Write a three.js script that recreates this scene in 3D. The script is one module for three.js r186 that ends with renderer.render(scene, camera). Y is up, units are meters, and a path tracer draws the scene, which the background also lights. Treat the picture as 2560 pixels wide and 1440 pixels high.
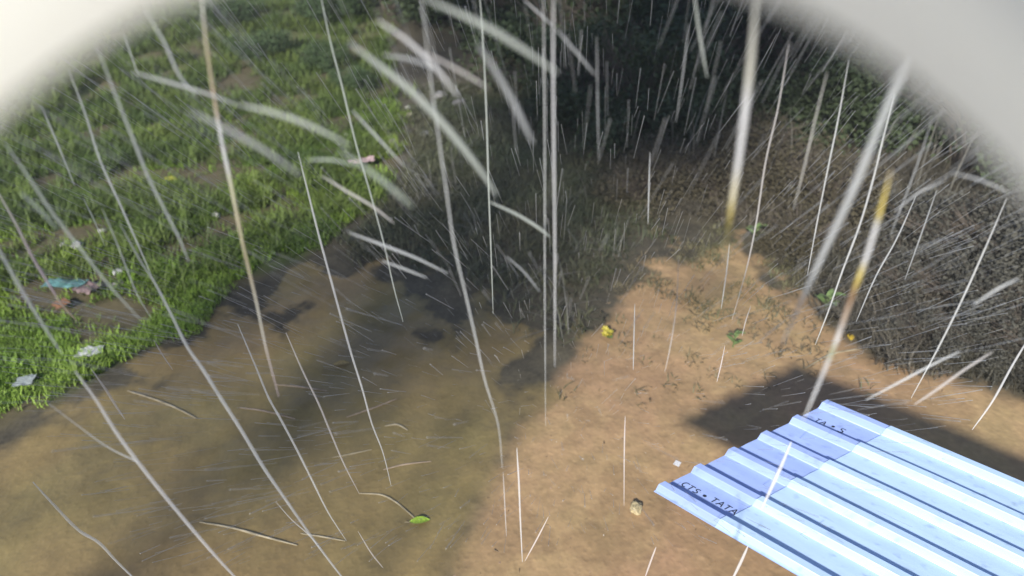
import * as THREE from 'three';
import { ImprovedNoise } from 'three/addons/math/ImprovedNoise.js';
import { FontLoader } from 'three/addons/loaders/FontLoader.js';
import { mergeGeometries } from 'three/addons/utils/BufferGeometryUtils.js';
import { RoundedBoxGeometry } from 'three/addons/geometries/RoundedBoxGeometry.js';

// ------------------------------------------------------------------ camera, sky, sun, exposure
const scene = new THREE.Scene();
const FOCAL = 1500, W = 2560, H = 1440, EYE = 3;
const camera = new THREE.PerspectiveCamera(2 * Math.atan(H / 2 / FOCAL) * 180 / Math.PI, W / H, 0.01, 600);
camera.position.set(0, EYE, 0);
camera.rotation.order = 'YXZ';
camera.rotation.set(-36 * Math.PI / 180, 0, -2.9 * Math.PI / 180);
camera.focus = 2.3; camera.userData.fStop = 1.3;
camera.updateMatrixWorld(true);
scene.add(camera);

const sunDir = new THREE.Vector3(-0.53, 0.90, 1.0).normalize();      // towards the sun: behind the camera, a little left
{                                                                     // bright broken cloud over pale blue, the same all round
  const w = 512, h = 256, d = new Float32Array(w * h * 4), nn = new ImprovedNoise();
  const f = (x, y, z) => { let a = 0.5, q = 1, v = 0; for (let o = 0; o < 5; o++) { v += a * nn.noise(x * q, y * q, z * q); a *= 0.5; q *= 2.1; } return v; };
  for (let y = 0; y < h; y++) for (let x = 0; x < w; x++) {
    const el = (y + 0.5) / h * Math.PI - Math.PI / 2, az = (x + 0.5) / w * Math.PI * 2, c = Math.cos(el), X = Math.cos(az) * c, Y = Math.sin(el), Z = Math.sin(az) * c;
    const up = Math.max(0, Y), k = 1 / (up + 0.25), cl = Math.min(1, Math.max(0, (f(X * k * 1.5, 3, Z * k * 1.5) + 0.08) * 3.2)), b = Math.pow(1 - up, 2);
    const air = [0.06 + 0.14 * b, 0.12 + 0.15 * b, 0.31 + 0.10 * b], i = (y * w + x) * 4;
    for (let q = 0; q < 3; q++) d[i + q] = (air[q] * (1 - cl) + [0.27, 0.33, 0.47][q] * cl) * 0.8;
    d[i + 3] = 1;
  }
  const t = new THREE.DataTexture(d, w, h, THREE.RGBAFormat, THREE.FloatType); t.mapping = THREE.EquirectangularReflectionMapping; t.magFilter = t.minFilter = THREE.LinearFilter; t.wrapS = THREE.RepeatWrapping; t.needsUpdate = true;
  scene.background = t; scene.environment = t;
}
const sun = new THREE.DirectionalLight(new THREE.Color(1, 0.965, 0.91), 4.0);
sun.position.copy(sunDir).multiplyScalar(30); sun.target.position.set(0, 0, -4);
sun.castShadow = true; sun.shadow.radius = 7; sun.shadow.mapSize.set(2048, 2048);
Object.assign(sun.shadow.camera, { left: -18, right: 18, top: 18, bottom: -18, near: 1, far: 80 });
scene.add(sun, sun.target);

const renderer = new THREE.WebGLRenderer({ antialias: true });
renderer.toneMapping = THREE.LinearToneMapping;
renderer.toneMappingExposure = 1.76;
renderer.shadowMap.enabled = true;

// ------------------------------------------------------------------ helpers
let seed = 90210;
const rnd = () => { seed = (seed + 0x6D2B79F5) | 0; let t = Math.imul(seed ^ (seed >>> 15), 1 | seed); t = (t + Math.imul(t ^ (t >>> 7), 61 | t)) ^ t; return ((t ^ (t >>> 14)) >>> 0) / 4294967296; };
const rr = (a, b) => a + (b - a) * rnd();
const clamp = (v, a = 0, b = 1) => Math.min(b, Math.max(a, v));
const sstep = (a, b, v) => { const t = clamp((v - a) / (b - a)); return t * t * (3 - 2 * t); };
const lerp = (a, b, t) => a + (b - a) * t;
const V3 = (x, y, z) => new THREE.Vector3(x, y, z);
const nz = new ImprovedNoise();
const noise = (x, y, z = 0) => nz.noise(x, y, z);
const fbm = (x, y, o = 4, z = 0) => { let s = 0, a = 0.5, f = 1; for (let i = 0; i < o; i++) { s += a * noise(x * f, y * f, z + i * 7.3); a *= 0.5; f *= 2.03; } return s; };

// a point of the place that shows at (px, py), on the horizontal plane at height y
function rayOf(px, py) { return V3((px - W / 2) / FOCAL, -(py - H / 2) / FOCAL, -1).applyQuaternion(camera.quaternion); }
function onPlane(px, py, y = 0) { const r = rayOf(px, py), t = (y - EYE) / r.y; return V3(r.x * t, y, r.z * t); }

const taken = new Map();
function numbered(name) { const n = taken.get(name) || 0; taken.set(name, n + 1); return n ? `${name}_${String(n).padStart(3, '0')}` : name; }
function tag(o, label, category, group, kind) { o.userData.label = label; o.userData.category = category; if (group) o.userData.group = group; if (kind) o.userData.kind = kind; return o; }
function shade(o) { o.traverse(c => { if (c.isMesh) { c.castShadow = true; c.receiveShadow = true; } }); return o; }
function addThing(o, name) { o.name = numbered(name); shade(o); scene.add(o); return o; }
function part(parent, name, geometry, material) { const m = new THREE.Mesh(geometry, material); m.name = name; m.castShadow = m.receiveShadow = true; parent.add(m); return m; }

function dataTex(w, h, fn, srgb = false) {
  const d = new Uint8Array(w * h * 4);
  for (let j = 0; j < h; j++) for (let i = 0; i < w; i++) { const c = fn(i, j), k = (j * w + i) * 4; d[k] = clamp(c[0]) * 255; d[k + 1] = clamp(c[1]) * 255; d[k + 2] = clamp(c[2]) * 255; d[k + 3] = 255; }
  const t = new THREE.DataTexture(d, w, h); t.magFilter = THREE.LinearFilter; t.minFilter = THREE.LinearMipmapLinearFilter; t.generateMipmaps = true;
  t.wrapS = t.wrapT = THREE.RepeatWrapping; if (srgb) t.colorSpace = THREE.SRGBColorSpace; t.needsUpdate = true; return t;
}
const toS = v => v <= 0.0031308 ? v * 12.92 : 1.055 * Math.pow(v, 1 / 2.4) - 0.055;
const lin = (r, g, b) => new THREE.Color().setRGB(r, g, b);

// ------------------------------------------------------------------ the lie of the land: outlines on the ground, in metres
const outline = pts => pts.map(([x, y]) => { const p = onPlane(x, y, 0); return [p.x, p.z]; });
const waterPoly = outline([[-500, 1110], [0, 1085], [100, 1030], [220, 950], [330, 890], [450, 815], [600, 735], [740, 640], [870, 605], [1000, 640], [1150, 690], [1300, 765], [1415, 880], [1330, 1040], [1250, 1160], [1185, 1290], [1130, 1440], [1090, 1600]])
  .concat([[-0.35, -0.6], [-0.4, 1.2], [-4.5, 1.2], [-5, -1.2]]);
const grassPoly = outline([[-500, 1110], [0, 1090], [100, 1030], [220, 950], [330, 890], [450, 815], [600, 730], [740, 650], [830, 600], [900, 540], [980, 480], [1010, 380], [1000, 250], [960, 120]])
  .concat([[-3.2, -15], [-20, -17], [-20, -3], [-5, -1.2]]);
const earthPoly = outline([[1130, 1440], [1185, 1290], [1250, 1160], [1330, 1040], [1400, 930], [1480, 800], [1540, 690], [1600, 600], [1720, 560], [1880, 570], [1990, 660], [2080, 800], [2160, 900], [2330, 940], [2560, 1000], [2760, 1100]])
  .concat([[4, -0.8], [4, 1.5], [-0.4, 1.5], [-0.35, -0.6]]);
function signed(poly, x, z) {                                        // metres to the outline, positive inside
  let d = 1e9, inside = false;
  for (let i = 0, j = poly.length - 1; i < poly.length; j = i++) {
    const [ax, az] = poly[j], [bx, bz] = poly[i];
    const ex = bx - ax, ez = bz - az, wx = x - ax, wz = z - az;
    const t = clamp((wx * ex + wz * ez) / (ex * ex + ez * ez || 1));
    d = Math.min(d, Math.hypot(wx - ex * t, wz - ez * t));
    if ((az > z) !== (bz > z) && x < (bx - ax) * (z - az) / (bz - az) + ax) inside = !inside;
  }
  return inside ? d : -d;
}
const WATER_Y = -9;
function groundY(x, z) {
  const sw = signed(waterPoly, x, z) + 0.10 + 0.09 * fbm(x * 2.2, z * 2.2, 3, 4);
  const sg = signed(grassPoly, x, z);
  let y = -0.05 * sstep(0, 0.6, sw) + 0.09 * sstep(0.05, 1.6, sg);
  y += (0.022 * fbm(x * 1.7, z * 1.7, 3) + 0.010 * fbm(x * 9, z * 9, 2, 3)) * (sw > 0.3 ? 0.55 : 1);
  const back = sstep(-7, -16, z); y += 0.5 * back;
  return y;
}
function hit(px, py) { let y = 0, p; for (let i = 0; i < 6; i++) { p = onPlane(px, py, y); y = Math.max(groundY(p.x, p.z), WATER_Y); } p.y = y; return p; }

// ------------------------------------------------------------------ ground
const GX0 = -6.5, GZ0 = -11.5, GS = 13;
function groundParts(x, z) {
  const e = 0.20 * fbm(x * 1.8, z * 1.8, 4, 2) + 0.12 * fbm(x * 7, z * 7, 3, 5), far = sstep(-2.9, -5.2, z);
  const rag = 0.9 * far * fbm(x * 2.6, z * 2.6, 4, 17);
  return { sg: signed(grassPoly, x, z) + e, se: signed(earthPoly, x, z) + e * 0.8 + rag - 0.45 * far, sw: signed(waterPoly, x, z) + e * 0.8 + (1.5 * fbm(x * 2.4, z * 2.4, 5, 19) - 0.30) * sstep(-2.1, -3.8, z) };
}
function groundColour(x, z, fine) {
  const { sg, se, sw } = groundParts(x, z);
  const n1 = fbm(x * 0.9 + 3, z * 0.9, 4, 9), n2 = fbm(x * 6, z * 6, 4, 11), n3 = fine ? fbm(x * 30, z * 30, 3, 13) : 0, n4 = fbm(x * 2.4, z * 2.4, 4, 15);
  let c = [0.068, 0.058, 0.036];                                      // dark brown base, outside the other outlines and in patches further back
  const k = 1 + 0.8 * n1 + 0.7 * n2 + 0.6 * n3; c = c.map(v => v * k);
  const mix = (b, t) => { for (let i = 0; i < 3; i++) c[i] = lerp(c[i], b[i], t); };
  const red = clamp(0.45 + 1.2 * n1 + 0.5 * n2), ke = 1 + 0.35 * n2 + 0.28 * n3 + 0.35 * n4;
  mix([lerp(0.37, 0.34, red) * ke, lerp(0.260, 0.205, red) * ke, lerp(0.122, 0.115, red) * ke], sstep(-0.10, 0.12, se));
  const wet = sstep(-0.05, 0.12, n4 + 0.3 * n2); if (se > 0) mix([0.21 * ke, 0.135 * ke, 0.066 * ke], 0.55 * wet);
  const km = 1.06 + 0.5 * n4 + 0.3 * n2 + 0.16 * n3, ol = clamp(0.5 + 1.5 * n1);
  mix([lerp(0.200, 0.170, ol) * km, lerp(0.140, 0.135, ol) * km, lerp(0.058, 0.052, ol) * km], sstep(-0.14, 0.16, sw));
  const bare = sstep(-0.10, 0.15, fbm(x * 1.3, z * 1.3, 3, 21) + 0.02);
  mix([lerp(0.055, 0.085, bare) * ke, lerp(0.075, 0.070, bare) * ke, lerp(0.018, 0.034, bare) * ke], sstep(-0.06, 0.12, sg));
  return c;
}
{
  const T = 2048;
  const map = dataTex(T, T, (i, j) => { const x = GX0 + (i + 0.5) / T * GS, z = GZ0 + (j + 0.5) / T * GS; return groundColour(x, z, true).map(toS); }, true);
  const bump = dataTex(1024, 1024, (i, j) => { const x = i / 1024 * 6.5, z = j / 1024 * 6.5; const v = 0.5 + 0.45 * fbm(x * 11, z * 11, 4, 40) + 0.35 * Math.max(0, fbm(x * 38, z * 38, 2, 44)); return [v, v, v]; });
  for (const t of [map, bump]) { t.wrapS = t.wrapT = THREE.MirroredRepeatWrapping; }
  bump.repeat.set(2, 2);
  const rough = dataTex(512, 512, (i, j) => { const x = GX0 + (i + 0.5) / 512 * GS, z = GZ0 + (j + 0.5) / 512 * GS, p = groundParts(x, z); const v = clamp(0.85 - 0.40 * sstep(-0.1, 0.15, p.sw) * sstep(-0.2, 0.05, fbm(x * 3, z * 3, 3, 26)) - 0.18 * sstep(0, 0.2, p.se) * sstep(-0.05, 0.12, fbm(x * 2.4, z * 2.4, 4, 15))); return [v, v, v]; });
  rough.wrapS = rough.wrapT = THREE.MirroredRepeatWrapping;
  const N = 330, g = new THREE.PlaneGeometry(GS, GS, N, N); g.rotateX(-Math.PI / 2);
  const p = g.attributes.position, uv = g.attributes.uv;
  for (let i = 0; i < p.count; i++) { const x = p.getX(i) + GX0 + GS / 2, z = p.getZ(i) + GZ0 + GS / 2; p.setXYZ(i, x, groundY(x, z), z); uv.setXY(i, (x - GX0) / GS, (z - GZ0) / GS); }
  g.computeVertexNormals();
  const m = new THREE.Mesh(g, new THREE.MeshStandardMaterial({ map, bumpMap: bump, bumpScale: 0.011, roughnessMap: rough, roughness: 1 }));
  m.name = 'ground'; m.userData.kind = 'structure'; m.receiveShadow = m.castShadow = true; scene.add(m);
  // the land round it, out to the horizon
  const fg = new THREE.PlaneGeometry(2, 2, 120, 120); fg.rotateX(-Math.PI / 2);
  const fp = fg.attributes.position, col = new Float32Array(fp.count * 3);
  for (let i = 0; i < fp.count; i++) {
    const u = fp.getX(i), v = fp.getZ(i), x = Math.sign(u) * (Math.abs(u) * 12 + Math.pow(Math.abs(u), 4) * 240), z = Math.sign(v) * (Math.abs(v) * 14 + Math.pow(Math.abs(v), 4) * 240) - 5;
    const inside = x > GX0 + 0.15 && x < GX0 + GS - 0.15 && z > GZ0 + 0.15 && z < GZ0 + GS - 0.15;
    fp.setXYZ(i, x, (Math.hypot(x, z) < 30 ? groundY(x, z) : 0.5 * sstep(-7, -16, z)) - (inside ? 0.3 : 0.03), z);
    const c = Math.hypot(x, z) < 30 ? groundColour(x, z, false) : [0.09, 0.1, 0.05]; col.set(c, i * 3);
  }
  fg.setAttribute('color', new THREE.BufferAttribute(col, 3)); fg.computeVertexNormals();
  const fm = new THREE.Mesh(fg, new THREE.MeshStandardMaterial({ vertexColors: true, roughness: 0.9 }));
  fm.name = 'terrain'; fm.userData.kind = 'structure'; fm.receiveShadow = true; scene.add(fm);
}
// ------------------------------------------------------------------ corrugated roofing sheets
const S = (() => {
  const n = V3(Math.tan(-1.5 * Math.PI / 180), 1, Math.tan(1.5 * Math.PI / 180)).normalize();
  const a0 = rayOf(1640, 1225), b0 = rayOf(2065, 1010), c0 = rayOf(2200, 1553);
  const at = (r, d) => r.clone().multiplyScalar(d / -n.dot(r));
  let A = at(a0, 1), B = at(b0, 1), C = at(c0, 1);
  const k = 0.98 / B.distanceTo(A); A.multiplyScalar(k); B.multiplyScalar(k); C.multiplyScalar(k);
  const e = V3(0, EYE, 0); A.add(e); B.add(e); C.add(e);
  return { n, A, u: C.clone().sub(A).normalize(), v: B.clone().sub(A).normalize(), w: 0.98 };
})();

const steelMaps = (() => {
  const map = dataTex(512, 512, (i, j) => {                            // u along the sheet, v across: streaks of dull zinc and dirt
    const s = fbm(i / 512 * 6, j / 512 * 40, 4, 100), p = fbm(i / 60, j / 60, 3, 104), d = Math.max(0, fbm(i / 22, j / 14, 3, 108) - 0.16) * 1.6;
    const k = 1 + 0.10 * s + 0.10 * p - 0.55 * d; return [toS(0.80 * k), toS(0.80 * k), toS(0.80 * k)];
  }, true);
  const rough = dataTex(256, 256, (i, j) => { const s = 0.42 + 0.18 * fbm(i / 40, j / 12, 3, 120); return [s, s, s]; });
  return { map, rough };
})();
const steel = new THREE.MeshStandardMaterial({ color: lin(0.56, 0.75, 1.0), map: steelMaps.map, roughnessMap: steelMaps.rough, roughness: 0.8, metalness: 0.12, side: THREE.DoubleSide });
const steelBlue = new THREE.MeshStandardMaterial({ color: lin(0.42, 0.55, 0.95), map: steelMaps.map, roughnessMap: steelMaps.rough, roughness: 0.8, metalness: 0.12, side: THREE.DoubleSide });
function sheetGeometry(u0, u1, lift, skewEnd, wob) {
  const prof = [], pitch = S.w / 5.25, rib = 0.034;                       // across the sheet: six trapezoid ribs
  const q = (v, h) => prof.push([v, h]);
  q(-0.012, 0.0);
  for (let k = 0; k < 6; k++) {
    const c = 0.022 + k * pitch;
    q(c - 0.024, 0.002); q(c - 0.012, rib * 0.94); q(c - 0.009, rib); q(c + 0.020, rib); q(c + 0.023, rib * 0.94); q(c + 0.034, 0.002);
    if (k < 5) { q(c + 0.036, 0); q(c + pitch * 0.52, 0.0015); q(c + pitch * 0.54, 0.0015); q(c + pitch - 0.026, 0); }
  }
  const M = 40, pos = [], idx = [], uvs = [], th = 0.0012, L = prof.length;
  for (let side = 0; side < 2; side++) for (let i = 0; i <= M; i++) for (let j = 0; j < L; j++) {
    const t = i / M, [v, h] = prof[j];
    const uu = lerp(u0, u1, t) + (i === 0 ? 0.006 * noise(v * 9, 3, wob) : 0);
    const hh = h + lift - side * th + 0.010 * fbm(uu * 1.6, v * 3, 2, wob) + (i === 0 ? 0.004 * noise(v * 20, 8, wob) : 0);
    const P = S.A.clone().addScaledVector(S.u, uu).addScaledVector(S.v, v).addScaledVector(S.n, hh);
    pos.push(P.x, P.y, P.z); uvs.push(uu / 1.2, v / 1.2);
  }
  const base = (M + 1) * L;
  for (let side = 0; side < 2; side++) for (let i = 0; i < M; i++) for (let j = 0; j < L - 1; j++) {
    const a = side * base + i * L + j, b = a + 1, c = a + L, d = c + 1;
    if (side) idx.push(a, b, c, b, d, c); else idx.push(a, c, b, b, c, d);
  }
  for (let j = 0; j < L - 1; j++) idx.push(j, j + 1, base + j, j + 1, base + j + 1, base + j);
  const g = new THREE.BufferGeometry(); g.setAttribute('position', new THREE.Float32BufferAttribute(pos, 3)); g.setAttribute('uv', new THREE.Float32BufferAttribute(uvs, 2)); g.setIndex(idx);
  const f = g.toNonIndexed(); f.computeVertexNormals(); return f;
}
const font = await new FontLoader().loadAsync('fonts/droid/droid_sans_regular.typeface.json');
const ink = new THREE.MeshStandardMaterial({ color: lin(0.012, 0.014, 0.02), roughness: 0.7, side: THREE.DoubleSide });
function printText(parent, text, size, u, v, spacing) {
  let x = u;
  for (const ch of text) {
    if (ch === ' ') { x += size * 0.5; continue; }
    const shapes = ch === '•' ? [new THREE.Shape().absarc(size * 0.3, size * 0.36, size * 0.21, 0, Math.PI * 2)] : font.generateShapes(ch, size);
    const g = new THREE.ShapeGeometry(shapes, 5); g.computeBoundingBox(); const w = g.boundingBox.max.x;
    const p = g.attributes.position;
    for (let i = 0; i < p.count; i++) {
      const uu = x + p.getX(i), vv = v + p.getY(i);
      const P = S.A.clone().addScaledVector(S.u, uu).addScaledVector(S.v, vv).addScaledVector(S.n, 0.0042 + 0.010 * fbm(uu * 1.6, vv * 3, 2, 5));
      p.setXYZ(i, P.x, P.y, P.z);
    }
    g.computeVertexNormals();
    part(parent, ch === '•' ? 'printed_dot' : 'printed_letter', g, ink);
    x += w + spacing;
  }
}
{
  const pitch = S.w / 5.25;
  const low = new THREE.Group();
  part(low, 'ribbed_panel', sheetGeometry(0, 1.3, 0, 0, 5), steelBlue);
  printText(low, 'CTS', 0.031, 0.030, 0.088, 0.004); printText(low, '•', 0.034, 0.122, 0.090, 0);
  printText(low, 'TATA', 0.031, 0.160, 0.092, 0.004);
  printText(low, 'TA', 0.028, 0.050, 0.022 + 4 * pitch + 0.06, 0.004); printText(low, '•', 0.032, 0.115, 0.022 + 4 * pitch + 0.066, 0); printText(low, 'S', 0.034, 0.150, 0.022 + 4 * pitch + 0.06, 0);
  tag(low, 'blue tinted ribbed roofing sheet with printed letters, sticking out from under the brighter one', 'roofing sheet'); addThing(low, 'corrugated_sheet');
  const up = new THREE.Group();
  part(up, 'ribbed_panel', sheetGeometry(0.27, 2.3, 0.0045, 0, 5), steel);
  tag(up, 'bright pale ribbed roofing sheet lying on top of the blue lettered one', 'roofing sheet'); addThing(up, 'corrugated_sheet');
}
// timber frame that carries the sheets
const grainMap = dataTex(128, 512, (i, j) => { const s = fbm(i / 10, j / 120, 4, 140), k = 0.75 + 0.4 * s; return [k, k * 0.95, k * 0.9]; }, true);
const timber = new THREE.MeshStandardMaterial({ color: lin(0.30, 0.21, 0.13), map: grainMap, roughness: 0.85 });
{
  const fr = new THREE.Group();
  const along = new THREE.Matrix4().makeBasis(S.u, S.n, S.u.clone().cross(S.n).normalize());
  const beam = (u, v, len, across) => {
    const g = new RoundedBoxGeometry(across ? 0.06 : len, 0.07, across ? len : 0.06, 2, 0.006);
    const c = S.A.clone().addScaledVector(S.u, u).addScaledVector(S.v, v).addScaledVector(S.n, -0.042);
    g.applyMatrix4(along); g.translate(c.x, c.y, c.z); part(fr, 'beam', g, timber);
  };
  beam(0.75, 0.49, 0.86, true); beam(2.0, 0.49, 0.86, true);
  for (const [u, v] of [[0.75, 0.78], [2.0, 0.12], [2.0, 0.82]]) {
    const c = S.A.clone().addScaledVector(S.u, u).addScaledVector(S.v, v).addScaledVector(S.n, -0.07);
    const y0 = groundY(c.x, c.z) - 0.1, g = new RoundedBoxGeometry(0.07, c.y - y0, 0.07, 2, 0.006); g.translate(c.x, (c.y + y0) / 2, c.z); part(fr, 'post', g, timber);
  }
  tag(fr, 'rough timber frame hidden beneath the ribbed roofing sheets', 'frame'); addThing(fr, 'timber_frame');
}

// ------------------------------------------------------------------ stalks, canes and blades
const streak = dataTex(64, 256, (i, j) => { const s = fbm(i / 5, j / 40, 3, 160), p = fbm(i / 30, j / 22, 3, 166), k = 0.86 + 0.30 * s + 0.30 * p; return [k, k, k]; }, true);
const hue = { white: [0.66, 0.65, 0.60], cream: [0.60, 0.54, 0.40], straw: [0.42, 0.36, 0.24], grey: [0.33, 0.33, 0.30], dull: [0.22, 0.215, 0.19], green: [0.30, 0.34, 0.21], leaf: [0.17, 0.25, 0.08], tan: [0.40, 0.31, 0.23], pink: [0.50, 0.37, 0.31], mauve: [0.40, 0.33, 0.36], yellow: [0.62, 0.47, 0.10], brown: [0.24, 0.13, 0.05], pale: [0.47, 0.46, 0.40] };
const mats = {};
const matOf = k => mats[k] || (mats[k] = new THREE.MeshStandardMaterial({ color: lin(...hue[k]), map: streak, roughness: 0.6, side: THREE.DoubleSide }));
const banded = new THREE.MeshStandardMaterial({ vertexColors: true, map: streak, roughness: 0.5 });

function sweep(curve, len, radius, { flat = 1, side = null, radial = 7, seg = 26, bands = null, nodes = 0 } = {}) {
  const pos = [], uv = [], idx = [], col = [];
  for (let i = 0; i <= seg; i++) {
    const t = i / seg, P = curve.getPoint(t), T = curve.getTangent(t);
    const N = (side ? side.clone() : V3(0.3, 0.1, 1)).addScaledVector(T, -(side ? side.dot(T) : V3(0.3, 0.1, 1).dot(T))).normalize();
    const B = T.clone().cross(N).normalize();
    let r = radius(t); if (nodes) { const q = (t * nodes) % 1; r *= 1 + 0.10 * Math.exp(-Math.pow((q - 0.5) * nodes * 3.2, 2)); }
    for (let j = 0; j <= radial; j++) {
      const a = j / radial * Math.PI * 2, X = P.clone().addScaledVector(B, Math.cos(a) * r).addScaledVector(N, Math.sin(a) * r * flat);
      pos.push(X.x, X.y, X.z); uv.push(j / radial, t * len * 1.6);
      if (bands) { let k = 0; while (k < bands.length - 2 && t > bands[k + 1][0]) k++; const f = sstep(bands[k][0], bands[k + 1][0], t), lift = c => hue[c].map(v => Math.min(0.97, v * 1.5 + 0.10)), a0 = lift(bands[k][1]), b0 = lift(bands[k + 1][1]); col.push(lerp(a0[0], b0[0], f), lerp(a0[1], b0[1], f), lerp(a0[2], b0[2], f)); }
    }
  }
  for (let i = 0; i < seg; i++) for (let j = 0; j < radial; j++) { const a = i * (radial + 1) + j, b = a + 1, c = a + radial + 1, d = c + 1; idx.push(a, c, b, b, c, d); }
  const g = new THREE.BufferGeometry(); g.setAttribute('position', new THREE.Float32BufferAttribute(pos, 3)); g.setAttribute('uv', new THREE.Float32BufferAttribute(uv, 2));
  if (bands) g.setAttribute('color', new THREE.Float32BufferAttribute(col, 3)); g.setIndex(idx); g.computeVertexNormals(); return g;
}
// falling rain: slender threads of water hanging in the air between the lens and the ground
const waterMats = {};
const waterOf = k => waterMats[k] || (waterMats[k] = new THREE.MeshPhysicalMaterial({ color: lin(...hue[k].map((v, i, a) => Math.min(0.97, lerp(v, (a[0] + a[1] + a[2]) / 3, 0.55) * 1.3 + 0.32 + 0.02 * i))), roughness: 0.4, transmission: 0.35, thickness: 0, transparent: true, opacity: 0.46, side: THREE.DoubleSide }));  // milky pale colour stands in for sunlight scattered by the drops
const bandedWater = new THREE.MeshPhysicalMaterial({ vertexColors: true, roughness: 0.35, transmission: 0.3, thickness: 0, transparent: true, opacity: 0.55, side: THREE.DoubleSide });  // band colours paint in the surroundings refracted by the drops
const inAir = (pts, d) => pts.map(([x, y]) => { const r = rayOf(x, y), k = d / -r.z; return V3(r.x * k, EYE + r.y * k, r.z * k); });
function thread(label, group, colour, w, pts, o = {}) {
  const d = o.dist ?? (w > 18 ? 0.62 : w > 10 ? rr(0.85, 1.15) : rr(1.05, 1.6)), path = inAir(pts, d), curve = new THREE.CatmullRomCurve3(path), len = curve.getLength();
  const r0 = w * (o.thin ?? 0.25) * path[path.length >> 1].distanceTo(V3(0, EYE, 0)) / FOCAL;
  const g = sweep(curve, len, t => r0 * (o.top ? lerp(o.top, 1, t) : 1) * Math.pow(Math.max(0.02, Math.sin(Math.PI * clamp(0.02 + t * 0.965))), 0.45) * (1 + 0.14 * noise(t * len * 14, w, d * 9)), { seg: 44, bands: o.bands, radial: 8 });
  const mesh = new THREE.Mesh(g, o.bands ? bandedWater : waterOf(colour));
  let obj = mesh;
  if (o.branch) {
    obj = new THREE.Group(); mesh.name = 'main_thread'; obj.add(mesh);
    for (const [bw, bp] of o.branch) { const bc = new THREE.CatmullRomCurve3(inAir(bp, d)), bl = bc.getLength(); part(obj, 'side_thread', sweep(bc, bl, t => bw * 0.3 * d * 1.3 / FOCAL * lerp(0.3, 1, t), { seg: 14 }), waterOf(o.branchColour || colour)); }
  }
  tag(obj, label, 'rain', group); addThing(obj, 'rain_thread'); return obj;
}
const stalk = thread;
const blade = (label, group, colour, w, pts) => thread(label, group, colour, w, pts, { dist: w > 18 ? rr(0.6, 0.75) : rr(0.75, 1.1), thin: 0.24 });
function twig(label, colour, w, pts, o = {}) {                          // lies on the ground, the water or the sheet
  const path = pts.map(([x, y]) => { const p = o.onSheet ? (() => { const r = rayOf(x, y), d = (S.A.clone().addScaledVector(S.n, 0.047).sub(V3(0, EYE, 0)).dot(S.n)) / r.dot(S.n); return V3(r.x * d, EYE + r.y * d, r.z * d); })() : hit(x, y); return p; });
  const dist = path[0].distanceTo(V3(0, EYE, 0)), r0 = w * 0.26 * dist / FOCAL;
  path.forEach(p => { p.y += r0 * 0.55; });
  if (path.length === 2) path.splice(1, 0, path[0].clone().lerp(path[1], 0.5).add(V3(rr(-1, 1) * r0, r0 * 0.4, rr(-1, 1) * r0)));
  const curve = new THREE.CatmullRomCurve3(path), len = curve.getLength();
  const g = sweep(curve, len, t => r0 * (0.35 + 0.65 * Math.sin(Math.PI * clamp(0.08 + t * 0.84))), { seg: 16, radial: 6, nodes: 3 });
  const m = new THREE.Mesh(g, matOf(o.onSheet ? colour : colour === 'pale' || colour === 'cream' || colour === 'straw' ? 'straw' : 'tan')); tag(m, label, 'twig', o.group); addThing(m, 'dry_twig'); return m;
}
const GS1 = 'long rain streaks over the mud', GS2 = 'long rain streaks on the grassy bank', GS3 = 'rain streaks over the bare earth', GS4 = 'rain streaks before the thicket and the sheets', GB = 'curving rain streaks behind the mud';
// over the mud and the bank
stalk('long cream and white banded rain streak coming from the top edge above the grass', GS1, 'cream', 13, [[503, -40], [512, 80], [532, 220], [552, 340], [575, 450], [605, 600], [640, 750], [665, 870], [697, 992]], { top: 1.15, bands: [[0, 'white'], [0.18, 'straw'], [0.30, 'tan'], [0.36, 'white'], [0.46, 'white'], [0.52, 'cream'], [0.66, 'straw'], [0.8, 'pale'], [1, 'mauve']] });
stalk('thin grey green rain streak reaching the top edge, right of the cream banded one', GS1, 'green', 9, [[798, -30], [825, 100], [855, 215], [890, 360], [925, 480], [960, 610], [985, 720], [1008, 805]]);
stalk('thin white rain streak crossing the mud in the middle of the left half', GS1, 'pale', 10, [[745, 380], [770, 480], [795, 580], [822, 680], [852, 790], [880, 890], [905, 970], [930, 1060], [957, 1130], [978, 1215]]);
stalk('grey rain streak that thickens halfway and ends by the mud edge', GS1, 'pale', 11, [[1052, -30], [1072, 160], [1092, 310], [1115, 470], [1135, 610], [1165, 740], [1190, 850], [1212, 950], [1245, 1060], [1256, 1170]], { top: 0.7 });
stalk('thin green grey upright rain streak left of the straight white streak', GS1, 'green', 9, [[1198, -30], [1208, 110], [1216, 280], [1222, 480], [1228, 640], [1233, 785]]);
stalk('straight white upright rain streak in the middle of the picture', GS1, 'white', 13, [[1384, -40], [1383, 150], [1384, 300], [1387, 600], [1387, 917]], { nodes: 5, turn: 0 });
stalk('thin pale rain streak falling just left of the straight white streak', GS1, 'pale', 7, [[1358, -30], [1361, 200], [1362, 450], [1362, 700], [1364, 1065]]);
stalk('long cream rain streak with a side branch, leaving the bottom edge at left', GS1, 'cream', 14, [[188, 928], [240, 1000], [290, 1080], [345, 1155], [400, 1225], [470, 1310], [530, 1380], [585, 1440], [640, 1500]], { branch: [[8, [[120, 1008], [200, 1068], [270, 1118], [345, 1155]]]], branchColour: 'pale' });
stalk('pale rain streak over the mud that ends beside a short twig near the bottom', GS1, 'pale', 10, [[594, 810], [640, 918], [672, 995], [700, 1045], [740, 1120], [780, 1200], [820, 1280], [866, 1352]]);
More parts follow.
